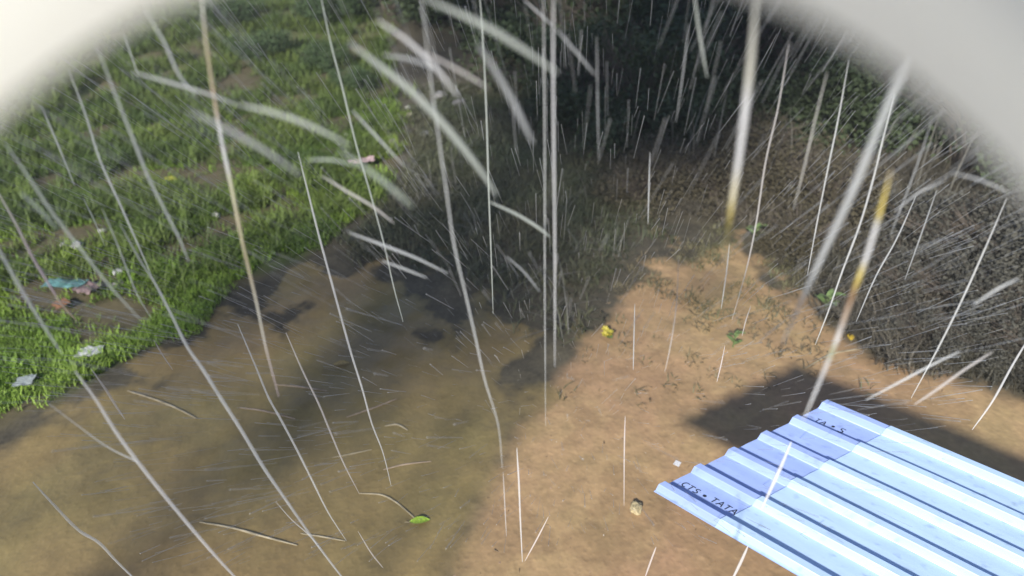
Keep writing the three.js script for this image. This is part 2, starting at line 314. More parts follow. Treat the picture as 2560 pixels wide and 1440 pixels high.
stalk('tan rain streak ending at a curved twig on the mud', GS1, 'tan', 9, [[715, 832], [758, 930], [797, 1010], [828, 1085], [860, 1160], [897, 1232]]);
stalk('dull grey rain streak low on the left, running out of the bottom edge', GS1, 'pale', 10, [[82, 1205], [140, 1268], [200, 1328], [245, 1355], [290, 1402], [360, 1470]]);
stalk('long grey rain streak with a thin side branch meeting the bottom edge', GS1, 'grey', 16, [[378, 690], [430, 790], [470, 870], [505, 920], [550, 992], [600, 1070], [660, 1170], [715, 1250], [785, 1350], [845, 1430], [900, 1500]], { branch: [[8, [[690, 1255], [730, 1300], [770, 1335], [800, 1370]]]], branchColour: 'cream' });
stalk('short thin tan rain streak at the mud edge right of the white scrap', GS1, 'tan', 6, [[385, 850], [405, 885], [432, 925]]);
stalk('tan rain streak beside the long cream one with the side branch', GS1, 'tan', 10, [[228, 922], [265, 975], [290, 1015], [312, 1048]]);
stalk('thin tan rain streak falling alone near the bottom, left of the green leaf', GS1, 'tan', 6, [[895, 1328], [930, 1385], [958, 1420]]);
// grassy bank
stalk('green grey rain streak from the left edge down to the lower grass tuft', GS2, 'green', 12, [[10, 355], [70, 440], [130, 530], [200, 620], [270, 710], [352, 800]]);
stalk('short thin pale rain streak nearest the upper left rim of the hood', GS2, 'pale', 7, [[103, 265], [140, 350], [187, 465]]);
stalk('grey rain streak with a bright lower half, second from the hood on the left', GS2, 'pale', 9, [[172, 175], [215, 290], [250, 400], [300, 510], [340, 600], [380, 692]]);
stalk('green grey rain streak third from the hood on the left', GS2, 'grey', 12, [[238, 105], [290, 240], [330, 340], [372, 445], [420, 540], [450, 600], [472, 655]]);
stalk('blunt grey rain streak coming out from under the hood at the upper left', GS2, 'grey', 12, [[362, 25], [410, 105], [450, 190], [492, 242]]);
stalk('very short thin rain streak between the two grey ones below the hood', GS2, 'pale', 6, [[310, 85], [325, 130], [347, 190]]);
stalk('mauve rain streak with a tan lower end at the left edge', GS2, 'mauve', 11, [[-20, 455], [40, 560], [80, 640], [125, 715], [155, 762], [192, 802]], { bands: [[0, 'pale'], [0.4, 'mauve'], [0.62, 'mauve'], [0.8, 'tan'], [1, 'tan']] });
stalk('stout grey rain streak leaning in from the left edge over the grass', GS2, 'grey', 13, [[-30, 575], [20, 665], [60, 735], [100, 800], [155, 885]]);
stalk('slim olive rain streak between the teal cloth and the white stones', GS2, 'green', 7, [[255, 520], [285, 590], [320, 680], [345, 740], [378, 795]]);
stalk('slim grey rain streak over the grass right of the white stones', GS2, 'dull', 8, [[300, 560], [350, 650], [395, 720], [432, 790]]);
stalk('short slim rain streak in the grass above the small white stones', GS2, 'green', 6, [[208, 495], [235, 550], [262, 615]]);
// bare earth
stalk('thick white rain streak with a yellow lower end over the bare earth', GS3, 'white', 30, [[1893, -40], [1880, 120], [1866, 250], [1848, 390], [1828, 520], [1810, 650]], { top: 1.05, nodes: 6, turn: 0, bands: [[0, 'grey'], [0.3, 'pale'], [0.42, 'white'], [0.62, 'white'], [0.74, 'cream'], [0.84, 'yellow'], [1, 'straw']] });
stalk('thin pale rain streak in front of the lower end of the thick white streak', GS3, 'pale', 7, [[1824, 610], [1816, 680], [1803, 772]]);
stalk('thin tan rain streak just right of the thick white streak', GS3, 'tan', 8, [[1972, 110], [1945, 270], [1915, 400], [1890, 560], [1868, 665], [1830, 800]]);
stalk('bright white short rain streak at the bottom edge of the bare earth', GS3, 'white', 9, [[1292, 1120], [1297, 1200], [1301, 1300], [1306, 1405]]);
stalk('leaning pinkish rain streak crossing the lower end of the short white rain streak', GS3, 'pink', 7, [[1371, 1292], [1342, 1348], [1312, 1403]]);
stalk('short pink rain streak on the earth left of the near corner of the sheets', GS3, 'pink', 9, [[1640, 1368], [1628, 1400], [1612, 1445]]);
stalk('thin pinkish upright rain streak on the earth, midway to the sheets', GS3, 'pink', 7, [[1563, 1040], [1561, 1110], [1560, 1265]]);
stalk('white rain streak falling below the near edge of the sheets', GS3, 'white', 13, [[1870, 1365], [1852, 1405], [1825, 1460]], { turn: 0 });
stalk('thin brownish rain streak on the earth left of the thick white streak', GS3, 'tan', 6, [[1697, 640], [1690, 770], [1675, 870], [1662, 930]]);
stalk('grey upright rain streak beside the yellow flowers', GS3, 'grey', 8, [[1587, 760], [1585, 840], [1583, 925]]);
stalk('thin tan rain streak between the thick white streak and the slanting grey one', GS3, 'tan', 6, [[1877, 765], [1865, 800], [1855, 840]]);
stalk('thin pink rain streak on the earth just left of the dark sheet shadow', GS3, 'pink', 6, [[1812, 865], [1803, 910], [1792, 955]]);
stalk('faint thin rain streak near the bottom, right of the short white rain streak', GS3, 'tan', 6, [[1258, 1180], [1262, 1260], [1266, 1340]]);
// scrub and sheets
stalk('thick grey rain streak slanting down from under the hood on the right', GS4, 'grey', 30, [[2330, 20], [2262, 165], [2200, 310], [2130, 480], [2050, 650], [1957, 855]], { top: 1.35, nodes: 4, turn: 0.1 });
stalk('bright thin rain streak just right of the slanting grey streak', GS4, 'pale', 9, [[2238, 235], [2208, 345], [2185, 440], [2150, 560], [2105, 680], [2070, 780], [2038, 862]]);
stalk('slanting rain streak banded yellow, white and brown, ending at the far corner of the sheets', GS4, 'white', 22, [[2228, 425], [2200, 530], [2170, 630], [2130, 740], [2095, 840], [2055, 940], [2008, 1050]], { top: 0.9, nodes: 7, turn: 0, bands: [[0, 'straw'], [0.10, 'yellow'], [0.17, 'yellow'], [0.22, 'white'], [0.36, 'white'], [0.42, 'yellow'], [0.5, 'brown'], [0.58, 'tan'], [0.68, 'white'], [0.73, 'green'], [0.78, 'white'], [0.94, 'white'], [1, 'pale']] });
stalk('slim straw rain streak in the dark thicket, second right of the thick white streak', GS4, 'straw', 7, [[2068, 180], [2040, 290], [2010, 420], [1983, 525]]);
stalk('slim grey rain streak in the dark thicket just left of the slanting grey streak', GS4, 'pale', 7, [[2122, 150], [2095, 300], [2070, 420], [2042, 560], [2018, 690]]);
stalk('long thin grey rain streak at the right, reaching from the hood to the sheet shadow', GS4, 'pale', 8, [[2517, 495], [2450, 650], [2400, 760], [2340, 880], [2278, 995]]);
stalk('pale rain streak at the right edge behind the sheets', GS4, 'cream', 8, [[2575, 840], [2530, 915], [2480, 1005], [2430, 1075]]);
stalk('thin grey rain streak right of the banded streak', GS4, 'grey', 7, [[2290, 490], [2240, 600], [2190, 690], [2140, 805]]);
stalk('faint thin rain streak midway between the banded streak and the right edge', GS4, 'dull', 6, [[2342, 475], [2305, 580], [2262, 700]]);
stalk('faint slim rain streak falling beside the top of the banded streak', GS4, 'dull', 6, [[2330, 300], [2290, 420], [2260, 500], [2225, 590]]);
stalk('green grey rain streak at the top edge, left of the thick white streak', GS4, 'green', 11, [[1735, -20], [1748, 80], [1768, 195]]);
stalk('hair thin rain streak in the darkest part of the thicket', GS4, 'dull', 6, [[1722, 60], [1708, 180], [1690, 305]]);
stalk('slim rain streak in the thicket between the straight white streak and the darkest part', GS4, 'dull', 6, [[1492, 90], [1494, 260], [1497, 400]]);
stalk('slim grey rain streak falling where thicket meets bare earth', GS4, 'grey', 7, [[1625, 380], [1622, 480], [1620, 560]]);
// curved rain streaks
blade('bright white curving rain streak, the shortest of the pair at the top', GB, 'white', 21, [[945, 52], [1010, 95], [1060, 140], [1100, 182], [1145, 240]]);
blade('longest wide pale green rain streak curving below the bright white one', GB, 'green', 34, [[872, 105], [950, 165], [1020, 220], [1090, 290], [1150, 360], [1200, 425], [1242, 487]]);
blade('wide pale rain streak curving from the top edge to the straight white streak', GB, 'green', 30, [[1060, -5], [1150, 35], [1230, 75], [1310, 125], [1395, 183]]);
blade('wide dull grey rain streak curving down left of the straight white streak', GB, 'dull', 30, [[1195, 110], [1240, 180], [1280, 250], [1310, 310], [1333, 360]]);
blade('pale green rain streak lying low over the grass right of the cream banded streak', GB, 'green', 24, [[600, 262], [660, 275], [740, 300], [810, 330], [875, 365]]);
blade('long dull green rain streak crossing the cream banded streak', GB, 'dull', 22, [[470, 275], [560, 320], [660, 375], [755, 440]]);
blade('bright green rain streak in the middle of the grass, ending at the dark weeds', GB, 'leaf', 26, [[850, 375], [920, 425], [985, 475], [1032, 518]]);
blade('tan rain streak with a pale tip just below the bright green one', GB, 'tan', 15, [[805, 440], [870, 480], [930, 515], [985, 558]]);
blade('grey green rain streak that ends at the straight white streak, halfway down', GB, 'green', 17, [[1225, 505], [1290, 535], [1340, 565], [1375, 592]]);
blade('grey green rain streak slanting across the dark weeds', GB, 'grey', 15, [[870, 580], [950, 610], [1040, 645], [1120, 684]]);
blade('short grey green rain streak under the slanting one in the dark weeds', GB, 'grey', 12, [[955, 652], [1010, 672], [1068, 695]]);
blade('narrow grey rain streak ending at the pale stones in the grass', GB, 'grey', 13, [[880, 275], [940, 340], [1010, 415]]);
blade('dull tan rain streak passing behind the bright white one', GB, 'tan', 16, [[1050, 125], [1140, 172], [1220, 220]]);
blade('short olive rain streak behind the upper end of the white one', GB, 'dull', 18, [[960, 138], [1030, 150], [1085, 172]]);
blade('narrow grey rain streak right of the straight white streak at the top', GB, 'dull', 13, [[1390, 72], [1440, 130], [1488, 188]]);
blade('faint narrow rain streak at the top right of the straight white streak', GB, 'dull', 11, [[1310, 0], [1350, 35], [1382, 65]]);
blade('pale rain streak along the top of the grass, near the hood on the left', GB, 'dull', 16, [[330, 180], [420, 205], [520, 235], [600, 265]]);
blade('yellow green rain streak at the left edge of the grass', GB, 'leaf', 14, [[50, 480], [95, 520], [145, 575]]);
blade('thin dull rain streak low in the dark weeds, left of the straight white streak', GB, 'dull', 10, [[1265, 640], [1310, 680], [1350, 730]]);
blade('green rain streak with a pale rib above the pink scrap', GB, 'leaf', 16, [[770, 400], [830, 400], [890, 415]]);
// leaning rain by the sheets
const GD = 'rain streaks over the sheet shadow';
blade('grey rain streak leaning over the sheet shadow, right of the banded streak', GD, 'grey', 11, [[2400, 878], [2330, 912], [2240, 960], [2165, 1000]]);
blade('tan rain streak leaning over the sheet shadow, nearest the right edge', GD, 'tan', 12, [[2480, 880], [2410, 925], [2340, 975], [2285, 1012]]);
blade('green grey rain streak leaning above the sheet shadow by the right edge', GD, 'grey', 11, [[2548, 695], [2490, 725], [2430, 765]]);
blade('grey rain streak pointing at the rim of the hood on the right', GD, 'grey', 9, [[2380, 432], [2450, 450], [2520, 482]]);
blade('thin rain streak bending left below the hood on the right', GD, 'dull', 9, [[2360, 452], [2300, 480], [2235, 530]]);
twig('pale twig lying behind the foot of the banded streak', 'pale', 8, [[2012, 922], [2080, 886], [2150, 873]]);
thread('broad white rain streak in front of the blue lettered sheet', GS4, 'white', 17, [[1978, 1105], [1955, 1160], [1928, 1220], [1904, 1272]], { dist: 0.95 });
// twigs on the mud
twig('pale twig on the mud right of the tan rain streak beside the long cream one', 'pale', 8, [[320, 978], [375, 995], [435, 1018], [492, 1047]]);
twig('straw coloured twig on the mud near the bottom, left of the centre', 'straw', 9, [[500, 1306], [580, 1320], [660, 1342], [744, 1364]]);
twig('short pinkish twig on the mud, below the thin white rain streak', 'pink', 7, [[958, 1175], [1010, 1162], [1078, 1154]]);
twig('short straw twig touching the tan rain streak on the mud', 'straw', 6, [[830, 1145], [880, 1135], [930, 1124]]);
twig('greenish twig on the mud at the foot of the cream banded streak', 'green', 7, [[690, 962], [750, 968], [818, 978]]);
twig('olive twig on the mud crossing the pale rain streak', 'green', 7, [[600, 1020], [660, 1028], [738, 1048]]);
twig('faint twig on the mud left of the short pale curled one', 'dull', 8, [[866, 1044], [930, 1022], [992, 998]]);
twig('short pale curled twig on the mud', 'cream', 9, [[962, 1066], [992, 1062], [1020, 1076]]);
twig('curved grey twig on the mud pointing at the green leaf', 'pale', 8, [[897, 1234], [955, 1238], [990, 1256], [1042, 1300]]);
twig('short straw twig at the foot of the pale rain streak near the bottom', 'straw', 7, [[752, 1334], [805, 1342], [864, 1353]]);

// ------------------------------------------------------------------ small things on the ground
const leafMat = (r, g, b) => new THREE.MeshStandardMaterial({ color: lin(r, g, b), map: streak, roughness: 0.6, side: THREE.DoubleSide });
function leafShape(len, wid, curl, n = 10) {                           // a leaf with a keel, pointing along x
  const pos = [], idx = [], uv = [];
  for (let i = 0; i <= n; i++) { const t = i / n, w = wid * Math.pow(Math.sin(Math.PI * (0.04 + 0.94 * t)), 0.8); for (let k = -1; k <= 1; k++) { pos.push((t - 0.5) * len, curl * Math.sin(Math.PI * t) + Math.abs(k) * wid * 0.25, k * w); uv.push(k * 0.5 + 0.5, t); } }
  for (let i = 0; i < n; i++) for (let k = 0; k < 2; k++) { const a = i * 3 + k; idx.push(a, a + 1, a + 3, a + 1, a + 4, a + 3); }
  const g = new THREE.BufferGeometry(); g.setAttribute('position', new THREE.Float32BufferAttribute(pos, 3)); g.setAttribute('uv', new THREE.Float32BufferAttribute(uv, 2)); g.setIndex(idx); g.computeVertexNormals(); return g;
}
function fallenLeaf(label, px, py, lenPx, widPx, rgb, turn) {
  const p = hit(px, py), s = p.distanceTo(V3(0, EYE, 0)) / FOCAL, o = new THREE.Group();
  part(o, 'leaf_blade', leafShape(lenPx * s, widPx * s * 0.6, widPx * s * 0.25), leafMat(...rgb));
  const st = new THREE.CylinderGeometry(0.0012, 0.0018, lenPx * s * 0.3, 6); st.rotateZ(Math.PI / 2); st.translate(-lenPx * s * 0.62, 0.003, 0); part(o, 'leaf_stem', st, matOf('straw'));
  o.position.copy(p).add(V3(0, 0.008, 0)); o.rotation.y = turn; tag(o, label, 'leaf'); addThing(o, 'fallen_leaf');
}
fallenLeaf('small bright green leaf lying on the mud', 1050, 1305, 46, 15, [0.34, 0.52, 0.05], 0.05);
fallenLeaf('small yellow leaf lying in the upper grass', 425, 456, 34, 20, [0.62, 0.55, 0.06], 0.2);
fallenLeaf('tiny yellow and red leaf on the ground beside the banded streak', 2125, 846, 22, 12, [0.65, 0.45, 0.05], 1.2);
fallenLeaf('small straw coloured leaf on the mud above the centre', 855, 912, 40, 12, [0.42, 0.30, 0.10], 0.1);

function stoneGeometry(r, seedZ) {
  const g = new THREE.IcosahedronGeometry(1, 2), p = g.attributes.position;
  for (let i = 0; i < p.count; i++) { const v = V3().fromBufferAttribute(p, i), k = 1 + 0.35 * noise(v.x * 1.3 + seedZ, v.y * 1.3, v.z * 1.3) + 0.1 * noise(v.x * 4, v.y * 4 + seedZ, v.z * 4); p.setXYZ(i, v.x * r * k * 1.25, v.y * r * k * 0.62, v.z * r * k); }
  g.computeVertexNormals(); return g;
}
const stoneMap = dataTex(128, 128, (i, j) => { const k = 0.85 + 0.5 * fbm(i / 14, j / 14, 4, 200); return [k, k, k]; }, true);
function stone(label, px, py, wPx, rgb, group) {
  const p = hit(px, py), r = wPx / 2 * p.distanceTo(V3(0, EYE, 0)) / FOCAL / 1.2;
  const m = new THREE.Mesh(stoneGeometry(r, px * 0.13), new THREE.MeshStandardMaterial({ color: lin(...rgb), map: stoneMap, roughness: 0.7 }));
  m.position.copy(p).add(V3(0, r * 0.3, 0)); m.rotation.y = rr(0, 6); tag(m, label, 'stone', group); addThing(m, 'stone');
}
const GP = 'pale stones in the grass', wh = [0.62, 0.60, 0.55], gy = [0.30, 0.29, 0.27];
stone('pale yellowish stone on the bare earth left of the sheets', 1590, 1272, 34, [0.55, 0.45, 0.25]);
stone('white stone standing upright among the rain streaks in the left grass', 297, 682, 22, [0.75, 0.75, 0.75], GP);
stone('grey stone just below the upright white stone', 300, 712, 26, gy, GP);
stone('small white stone at the left end of the row in the grass', 162, 612, 16, wh, GP);
stone('flat white stone beside the smallest one in the grass row', 194, 618, 26, wh, GP);
stone('white stone at the right end of the row in the grass', 312, 573, 14, wh, GP);
stone('pale stone below the slim rain streak in the row in the grass', 256, 580, 18, wh, GP);
stone('small flat white stone alone in the grass above the mud', 541, 540, 20, wh, GP);
stone('round white stone in the pile below the curved rain streaks', 940, 372, 18, [0.72, 0.74, 0.74], GP);
stone('cream stone right of the round white one in the pile', 982, 358, 24, [0.5, 0.45, 0.36], GP);
stone('small white stone left of the pile below the curved rain streaks', 866, 340, 16, wh, GP);
stone('pale stone half under the longest green rain streak', 1062, 338, 26, gy, GP);
stone('white stone at the upper end of the pile', 1020, 270, 14, wh, GP);
stone('tan stone at the upper end of the pile', 1026, 290, 22, [0.5, 0.42, 0.34], GP);
stone('grey stone at the foot of the bright white curved rain streak', 1100, 242, 30, gy, GP);
stone('dark grey stone right of the foot of the bright white curved rain streak', 1150, 262, 34, [0.2, 0.19, 0.18], GP);
stone('tiny white stone where the grass meets the dark weeds', 975, 548, 14, [0.72, 0.7, 0.66], GP);
// scraps
function sheetScrap(label, px, py, wPx, dPx, rgb, turn, name = 'paper_scrap', category = 'scrap', lift = 0.012, fold = 1) {
  const p = hit(px, py), s = p.distanceTo(V3(0, EYE, 0)) / FOCAL, w = wPx * s, d = dPx * s * 1.7;
  const g = new THREE.BoxGeometry(w, 0.0015, d, 14, 1, 8), q = g.attributes.position;
  for (let i = 0; i < q.count; i++) { const x = q.getX(i), z = q.getZ(i); q.setY(i, q.getY(i) + fold * w * 0.16 * (fbm(x / w * 3 + px, z / w * 3, 3, 210)) + fold * w * 0.03 * Math.abs(((x / w * 4 + 9) % 1) - 0.5)); q.setX(i, x + w * 0.08 * noise(z / d * 3, px)); q.setZ(i, z + d * 0.15 * noise(x / w * 4, py)); }
  g.computeVertexNormals();
  const m = new THREE.Mesh(g, new THREE.MeshStandardMaterial({ color: lin(...rgb), map: stoneMap, roughness: 0.75 }));
  m.position.copy(p).add(V3(0, lift, 0)); m.rotation.y = turn; tag(m, label, category); addThing(m, name);
}
sheetScrap('creased white scrap of paper at the edge of the lower grass tuft', 232, 890, 46, 16, [0.78, 0.78, 0.76], 0.12, 'paper_scrap', 'scrap', 0.05);
sheetScrap('pink and white scrap lying in the grass among the rain streaks', 908, 420, 58, 16, [0.72, 0.50, 0.50], 0.15, 'plastic_scrap', 'scrap', 0.10);
sheetScrap('small white chip on the earth by the near corner of the sheets', 1693, 1160, 15, 8, [0.85, 0.85, 0.85], 0.9, 'paper_scrap', 'scrap', 0.006, 0.3);
sheetScrap('teal cloth strip lying above the lower grass tuft', 170, 722, 86, 16, [0.13, 0.30, 0.29], -0.08, 'cloth_strip', 'cloth', 0.06);
sheetScrap('dusky pink rag beside the teal cloth strip', 228, 735, 46, 20, [0.26, 0.18, 0.17], -0.35, 'cloth_rag', 'cloth', 0.07, 1.6);
sheetScrap('rust brown scrap below the teal cloth strip', 160, 772, 26, 18, [0.30, 0.15, 0.07], 0.9, 'rust_scrap', 'scrap', 0.06);
sheetScrap('pale blue grey scrap in the grass at the left edge', 72, 966, 34, 16, [0.40, 0.45, 0.43], 0.2, 'plastic_scrap', 'scrap', 0.06);
// yellow flower plant on the earth edge
{
  const p = hit(1522, 842), s = p.distanceTo(V3(0, EYE, 0)) / FOCAL, o = new THREE.Group(); o.position.copy(p); o.scale.setScalar(0.65);
  const petalG = leafShape(16 * s, 5 * s, 2 * s, 6); petalG.translate(9 * s, 0, 0); const ym = leafMat(0.55, 0.47, 0.06), gm = matOf('leaf');
  for (let k = 0; k < 5; k++) {
    const x = rr(-20, 20) * s, z = rr(-14, 14) * s, y = rr(12, 26) * s;
    const c = new THREE.QuadraticBezierCurve3(V3(x * 0.3, -0.01, z * 0.3), V3(x * 0.5, y * 0.7, z * 0.5), V3(x, y, z));
    part(o, 'flower_stem', sweep(c, 0.1, () => 1.3 * s, { seg: 6, radial: 5 }), gm);
    const head = mergeGeometries(Array.from({ length: 6 }, (_, i) => petalG.clone().rotateZ(0.4).rotateY(i * Math.PI / 3)));
    const h = part(o, 'flower_head', head, ym); h.position.set(x, y, z); h.rotation.set(rr(-0.3, 0.5), rr(0, 6), 0);
  }
  const lg = leafShape(26 * s, 6 * s, 3 * s, 6);
  for (let k = 0; k < 7; k++) { const l = part(o, 'leaf', lg, gm); l.position.set(rr(-12, 12) * s, 5 * s, rr(-10, 10) * s); l.rotation.y = rr(0, 6); }
  tag(o, 'low plant with yellow flowers at the edge of the bare earth', 'plant'); addThing(o, 'flowering_plant');
}
function seedling(label, px, py, sizePx) {
  const p = hit(px, py), s = p.distanceTo(V3(0, EYE, 0)) / FOCAL, o = new THREE.Group(); o.position.copy(p);
  const lg = leafShape(sizePx * s, sizePx * 0.22 * s, sizePx * 0.15 * s, 6); lg.translate(sizePx * s * 0.5, 0, 0);
  for (let k = 0; k < 6; k++) { const l = part(o, 'leaf', lg, matOf('leaf')); l.position.y = 0.02 + 0.02 * k; l.rotation.set(0, k * 2.4, 0.5); }
  part(o, 'stem', new THREE.CylinderGeometry(0.004, 0.005, 0.28, 6), matOf('leaf'));
  tag(o, label, 'plant'); addThing(o, 'seedling');
}
seedling('small green seedling left of the banded streak', 2062, 775, 34);
seedling('small green seedling on the earth below the thick white streak', 1832, 868, 24);
seedling('small seedling in the brown scrub right of the lower end of the thick white streak', 1885, 600, 28);

// ------------------------------------------------------------------ shrubs of the thicket
function leafCloud(n, rx, ry, rz, leafLen, z0) {
  const pos = [], idx = [], uv = [], clumps = [];
  for (let k = 0; k < 16; k++) { const a = rr(0, 6.28), q = Math.pow(rnd(), 0.5); clumps.push([Math.cos(a) * q * rx, rr(0.15, 1) * ry * (1 - 0.4 * q), Math.sin(a) * q * rz, rr(0.2, 0.42)]); }
  for (let i = 0; i < n; i++) {
    const c = clumps[Math.floor(rnd() * clumps.length)], d = V3(rr(-1, 1), rr(-1, 1), rr(-1, 1)).multiplyScalar(c[3] * rx * (0.5 + 0.6 * rnd()));
    const C = V3(c[0], c[1] + 0.12, c[2]).add(d); if (C.y < 0.05) C.y = rr(0.05, 0.3);
    const A = V3(rr(-1, 1), rr(-0.8, 0.4), rr(-1, 1)).normalize(), B = A.clone().cross(V3(rr(-1, 1), rr(0.2, 1), rr(-1, 1))).normalize();
    const L = leafLen * rr(0.6, 1.3), w = L * rr(0.22, 0.36), b = pos.length / 3;
    for (const [f, g] of [[0, 0], [0.45, 1], [0.45, -1], [1, 0]]) { const P = C.clone().addScaledVector(A, f * L).addScaledVector(B, g * w); pos.push(P.x, P.y, P.z); uv.push(g * 0.5 + 0.5, f); }
    idx.push(b, b + 2, b + 1, b + 1, b + 2, b + 3);
  }
  const g = new THREE.BufferGeometry(); g.setAttribute('position', new THREE.Float32BufferAttribute(pos, 3)); g.setAttribute('uv', new THREE.Float32BufferAttribute(uv, 2)); g.setIndex(idx); g.computeVertexNormals(); return g;
}
function twiggy(n, rx, ry) {
  const gs = [];
  for (let k = 0; k < n; k++) {
    const a = rr(0, 6.28), R = rx * rr(0.4, 1), c = new THREE.CatmullRomCurve3([V3(rr(-0.06, 0.06), -0.05, rr(-0.06, 0.06)), V3(Math.cos(a) * R * 0.3, ry * 0.45, Math.sin(a) * R * 0.3), V3(Math.cos(a + 0.3) * R, ry * rr(0.7, 1.1), Math.sin(a + 0.3) * R)]);
    gs.push(sweep(c, 1, t => 0.011 * (1 - 0.8 * t), { seg: 7, radial: 4 }));
  }
  return mergeGeometries(gs);
}
const leafDark = new THREE.MeshPhysicalMaterial({ color: lin(0.050, 0.072, 0.026), roughness: 0.75, side: THREE.DoubleSide });
const leafOlive = new THREE.MeshPhysicalMaterial({ color: lin(0.072, 0.060, 0.032), roughness: 0.8, side: THREE.DoubleSide });
const leafGreen = new THREE.MeshPhysicalMaterial({ color: lin(0.050, 0.085, 0.026), roughness: 0.75, side: THREE.DoubleSide });
const leafGrey = new THREE.MeshPhysicalMaterial({ color: lin(0.075, 0.072, 0.056), roughness: 0.85, side: THREE.DoubleSide });
const bark = new THREE.MeshStandardMaterial({ color: lin(0.11, 0.09, 0.07), roughness: 0.9 });
function shrubProto(n, rx, ry, leafLen, leaf, stems) { const o = new THREE.Group(); part(o, 'foliage', leafCloud(n, rx, ry, rx, leafLen), leaf); part(o, 'stems', twiggy(stems, rx, ry), bark); return o; }
const protos = { dark: [shrubProto(11000, 1.0, 1.2, 0.055, leafDark, 60), shrubProto(9000, 1.0, 1.1, 0.06, leafDark, 70)], olive: [shrubProto(5200, 0.8, 0.7, 0.045, leafOlive, 80)], green: [shrubProto(6000, 0.9, 0.6, 0.06, leafGreen, 20)], grey: [shrubProto(3200, 0.7, 0.5, 0.04, leafGrey, 90)] };
function shrub(kind, px, py, scale, label, group) {
  const p = hit(px, py), list = protos[kind], o = list[Math.floor(rnd() * list.length)].clone();
  o.position.copy(p).add(V3(0, -0.02, 0)); o.rotation.y = rr(0, 6.28); o.scale.setScalar(scale); tag(o, label, 'shrub', group); addThing(o, kind === 'grey' ? 'dry_shrub' : 'leafy_shrub');
}
const GT = 'dark shrubs of the thicket', dk = 'dark leafy shrub ';
for (const [x, y, c, what] of [
  [1460, 300, 1, 'nearest the straight white streak, on its right'], [1580, 330, 1.05, 'at the front of the thicket, right of the straight white streak'], [1700, 300, 1.1, 'at the front of the thicket, left of the thick white streak'],
  [1560, 190, 1.3, 'in the second row, right of the straight white streak'], [1830, 230, 1.2, 'directly behind the thick white streak'], [1980, 260, 1.2, 'just right of the thick white streak'],
  [2110, 330, 1.05, 'behind the slanting grey streak'], [1690, 130, 1.6, 'in the darkest part of the thicket at the top'], [1400, 170, 1.3, 'directly behind the straight white streak'],
  [1880, 90, 1.7, 'at the top edge behind the thick white streak'], [2060, 140, 1.5, 'at the top between thick white rain streak and hood'], [2240, 300, 1.2, 'below the hood at the upper end of the slanting grey streak'],
  [1260, 90, 1.4, 'at the top edge just left of the straight white streak'], [1520, 60, 1.8, 'at the top edge just right of the straight white streak'], [2230, 160, 1.6, 'half hidden by the rim of the hood on the right'],
  [1120, 40, 1.5, 'at the top edge behind the bright white curved rain streak'], [980, 30, 1.5, 'at the top edge left of the bright white curved rain streak'], [2400, 420, 1.1, 'under the hood above the grey dry shrubs'], [2480, 330, 1.3, 'farthest to the right, behind the hood']]) shrub('dark', x, y, c, dk + what, GT);
for (const [x, y, c, what] of [[1680, 470, 0.7, 'left of the thick white streak, where the earth ends'], [1790, 500, 0.6, 'just behind the thick white streak'], [1930, 470, 0.75, 'right of the lower end of the thick white streak'], [2050, 520, 0.7, 'left of the middle of the slanting grey streak'], [1590, 500, 0.6, 'at the left end of the far earth'], [2000, 620, 0.5, 'nearest the slanting grey streak'], [1880, 420, 0.8, 'highest behind the thick white streak']])
  shrub('olive', x, y, c, 'low brown shrub ' + what, 'brown shrubs before the thicket');
for (const [x, y, c, what] of [[800, 170, 0.5, 'left of the curved white rain streak'], [900, 220, 0.45, 'left of the longest green rain streak'], [660, 140, 0.6, 'between the banded and the grey green rain streak'], [800, 50, 0.8, 'by the grey green rain streak'], [600, 60, 0.7, 'at the top edge by the cream banded streak']])
  shrub('green', x, y, c, 'low green shrub on the far grass ' + what, 'green shrubs on the far grass');
for (const [x, y, c, what] of [[2330, 620, 0.8, 'right of the top of the banded streak'], [2440, 640, 0.9, 'behind the long thin grey rain streak'], [2260, 720, 0.55, 'closest to the banded streak'], [2380, 760, 0.6, 'in the middle of the dry scrub'], [2490, 780, 0.7, 'right of the long thin grey rain streak'], [2560, 700, 0.9, 'at the right edge under the hood'], [2300, 850, 0.4, 'smallest, left of the leaning rain streaks'], [2560, 880, 0.6, 'at the right edge behind the sheets'], [2430, 870, 0.45, 'above the leaning rain streaks']])
  shrub('grey', x, y, c, 'grey dry shrub ' + what, 'dry shrubs behind the sheets');
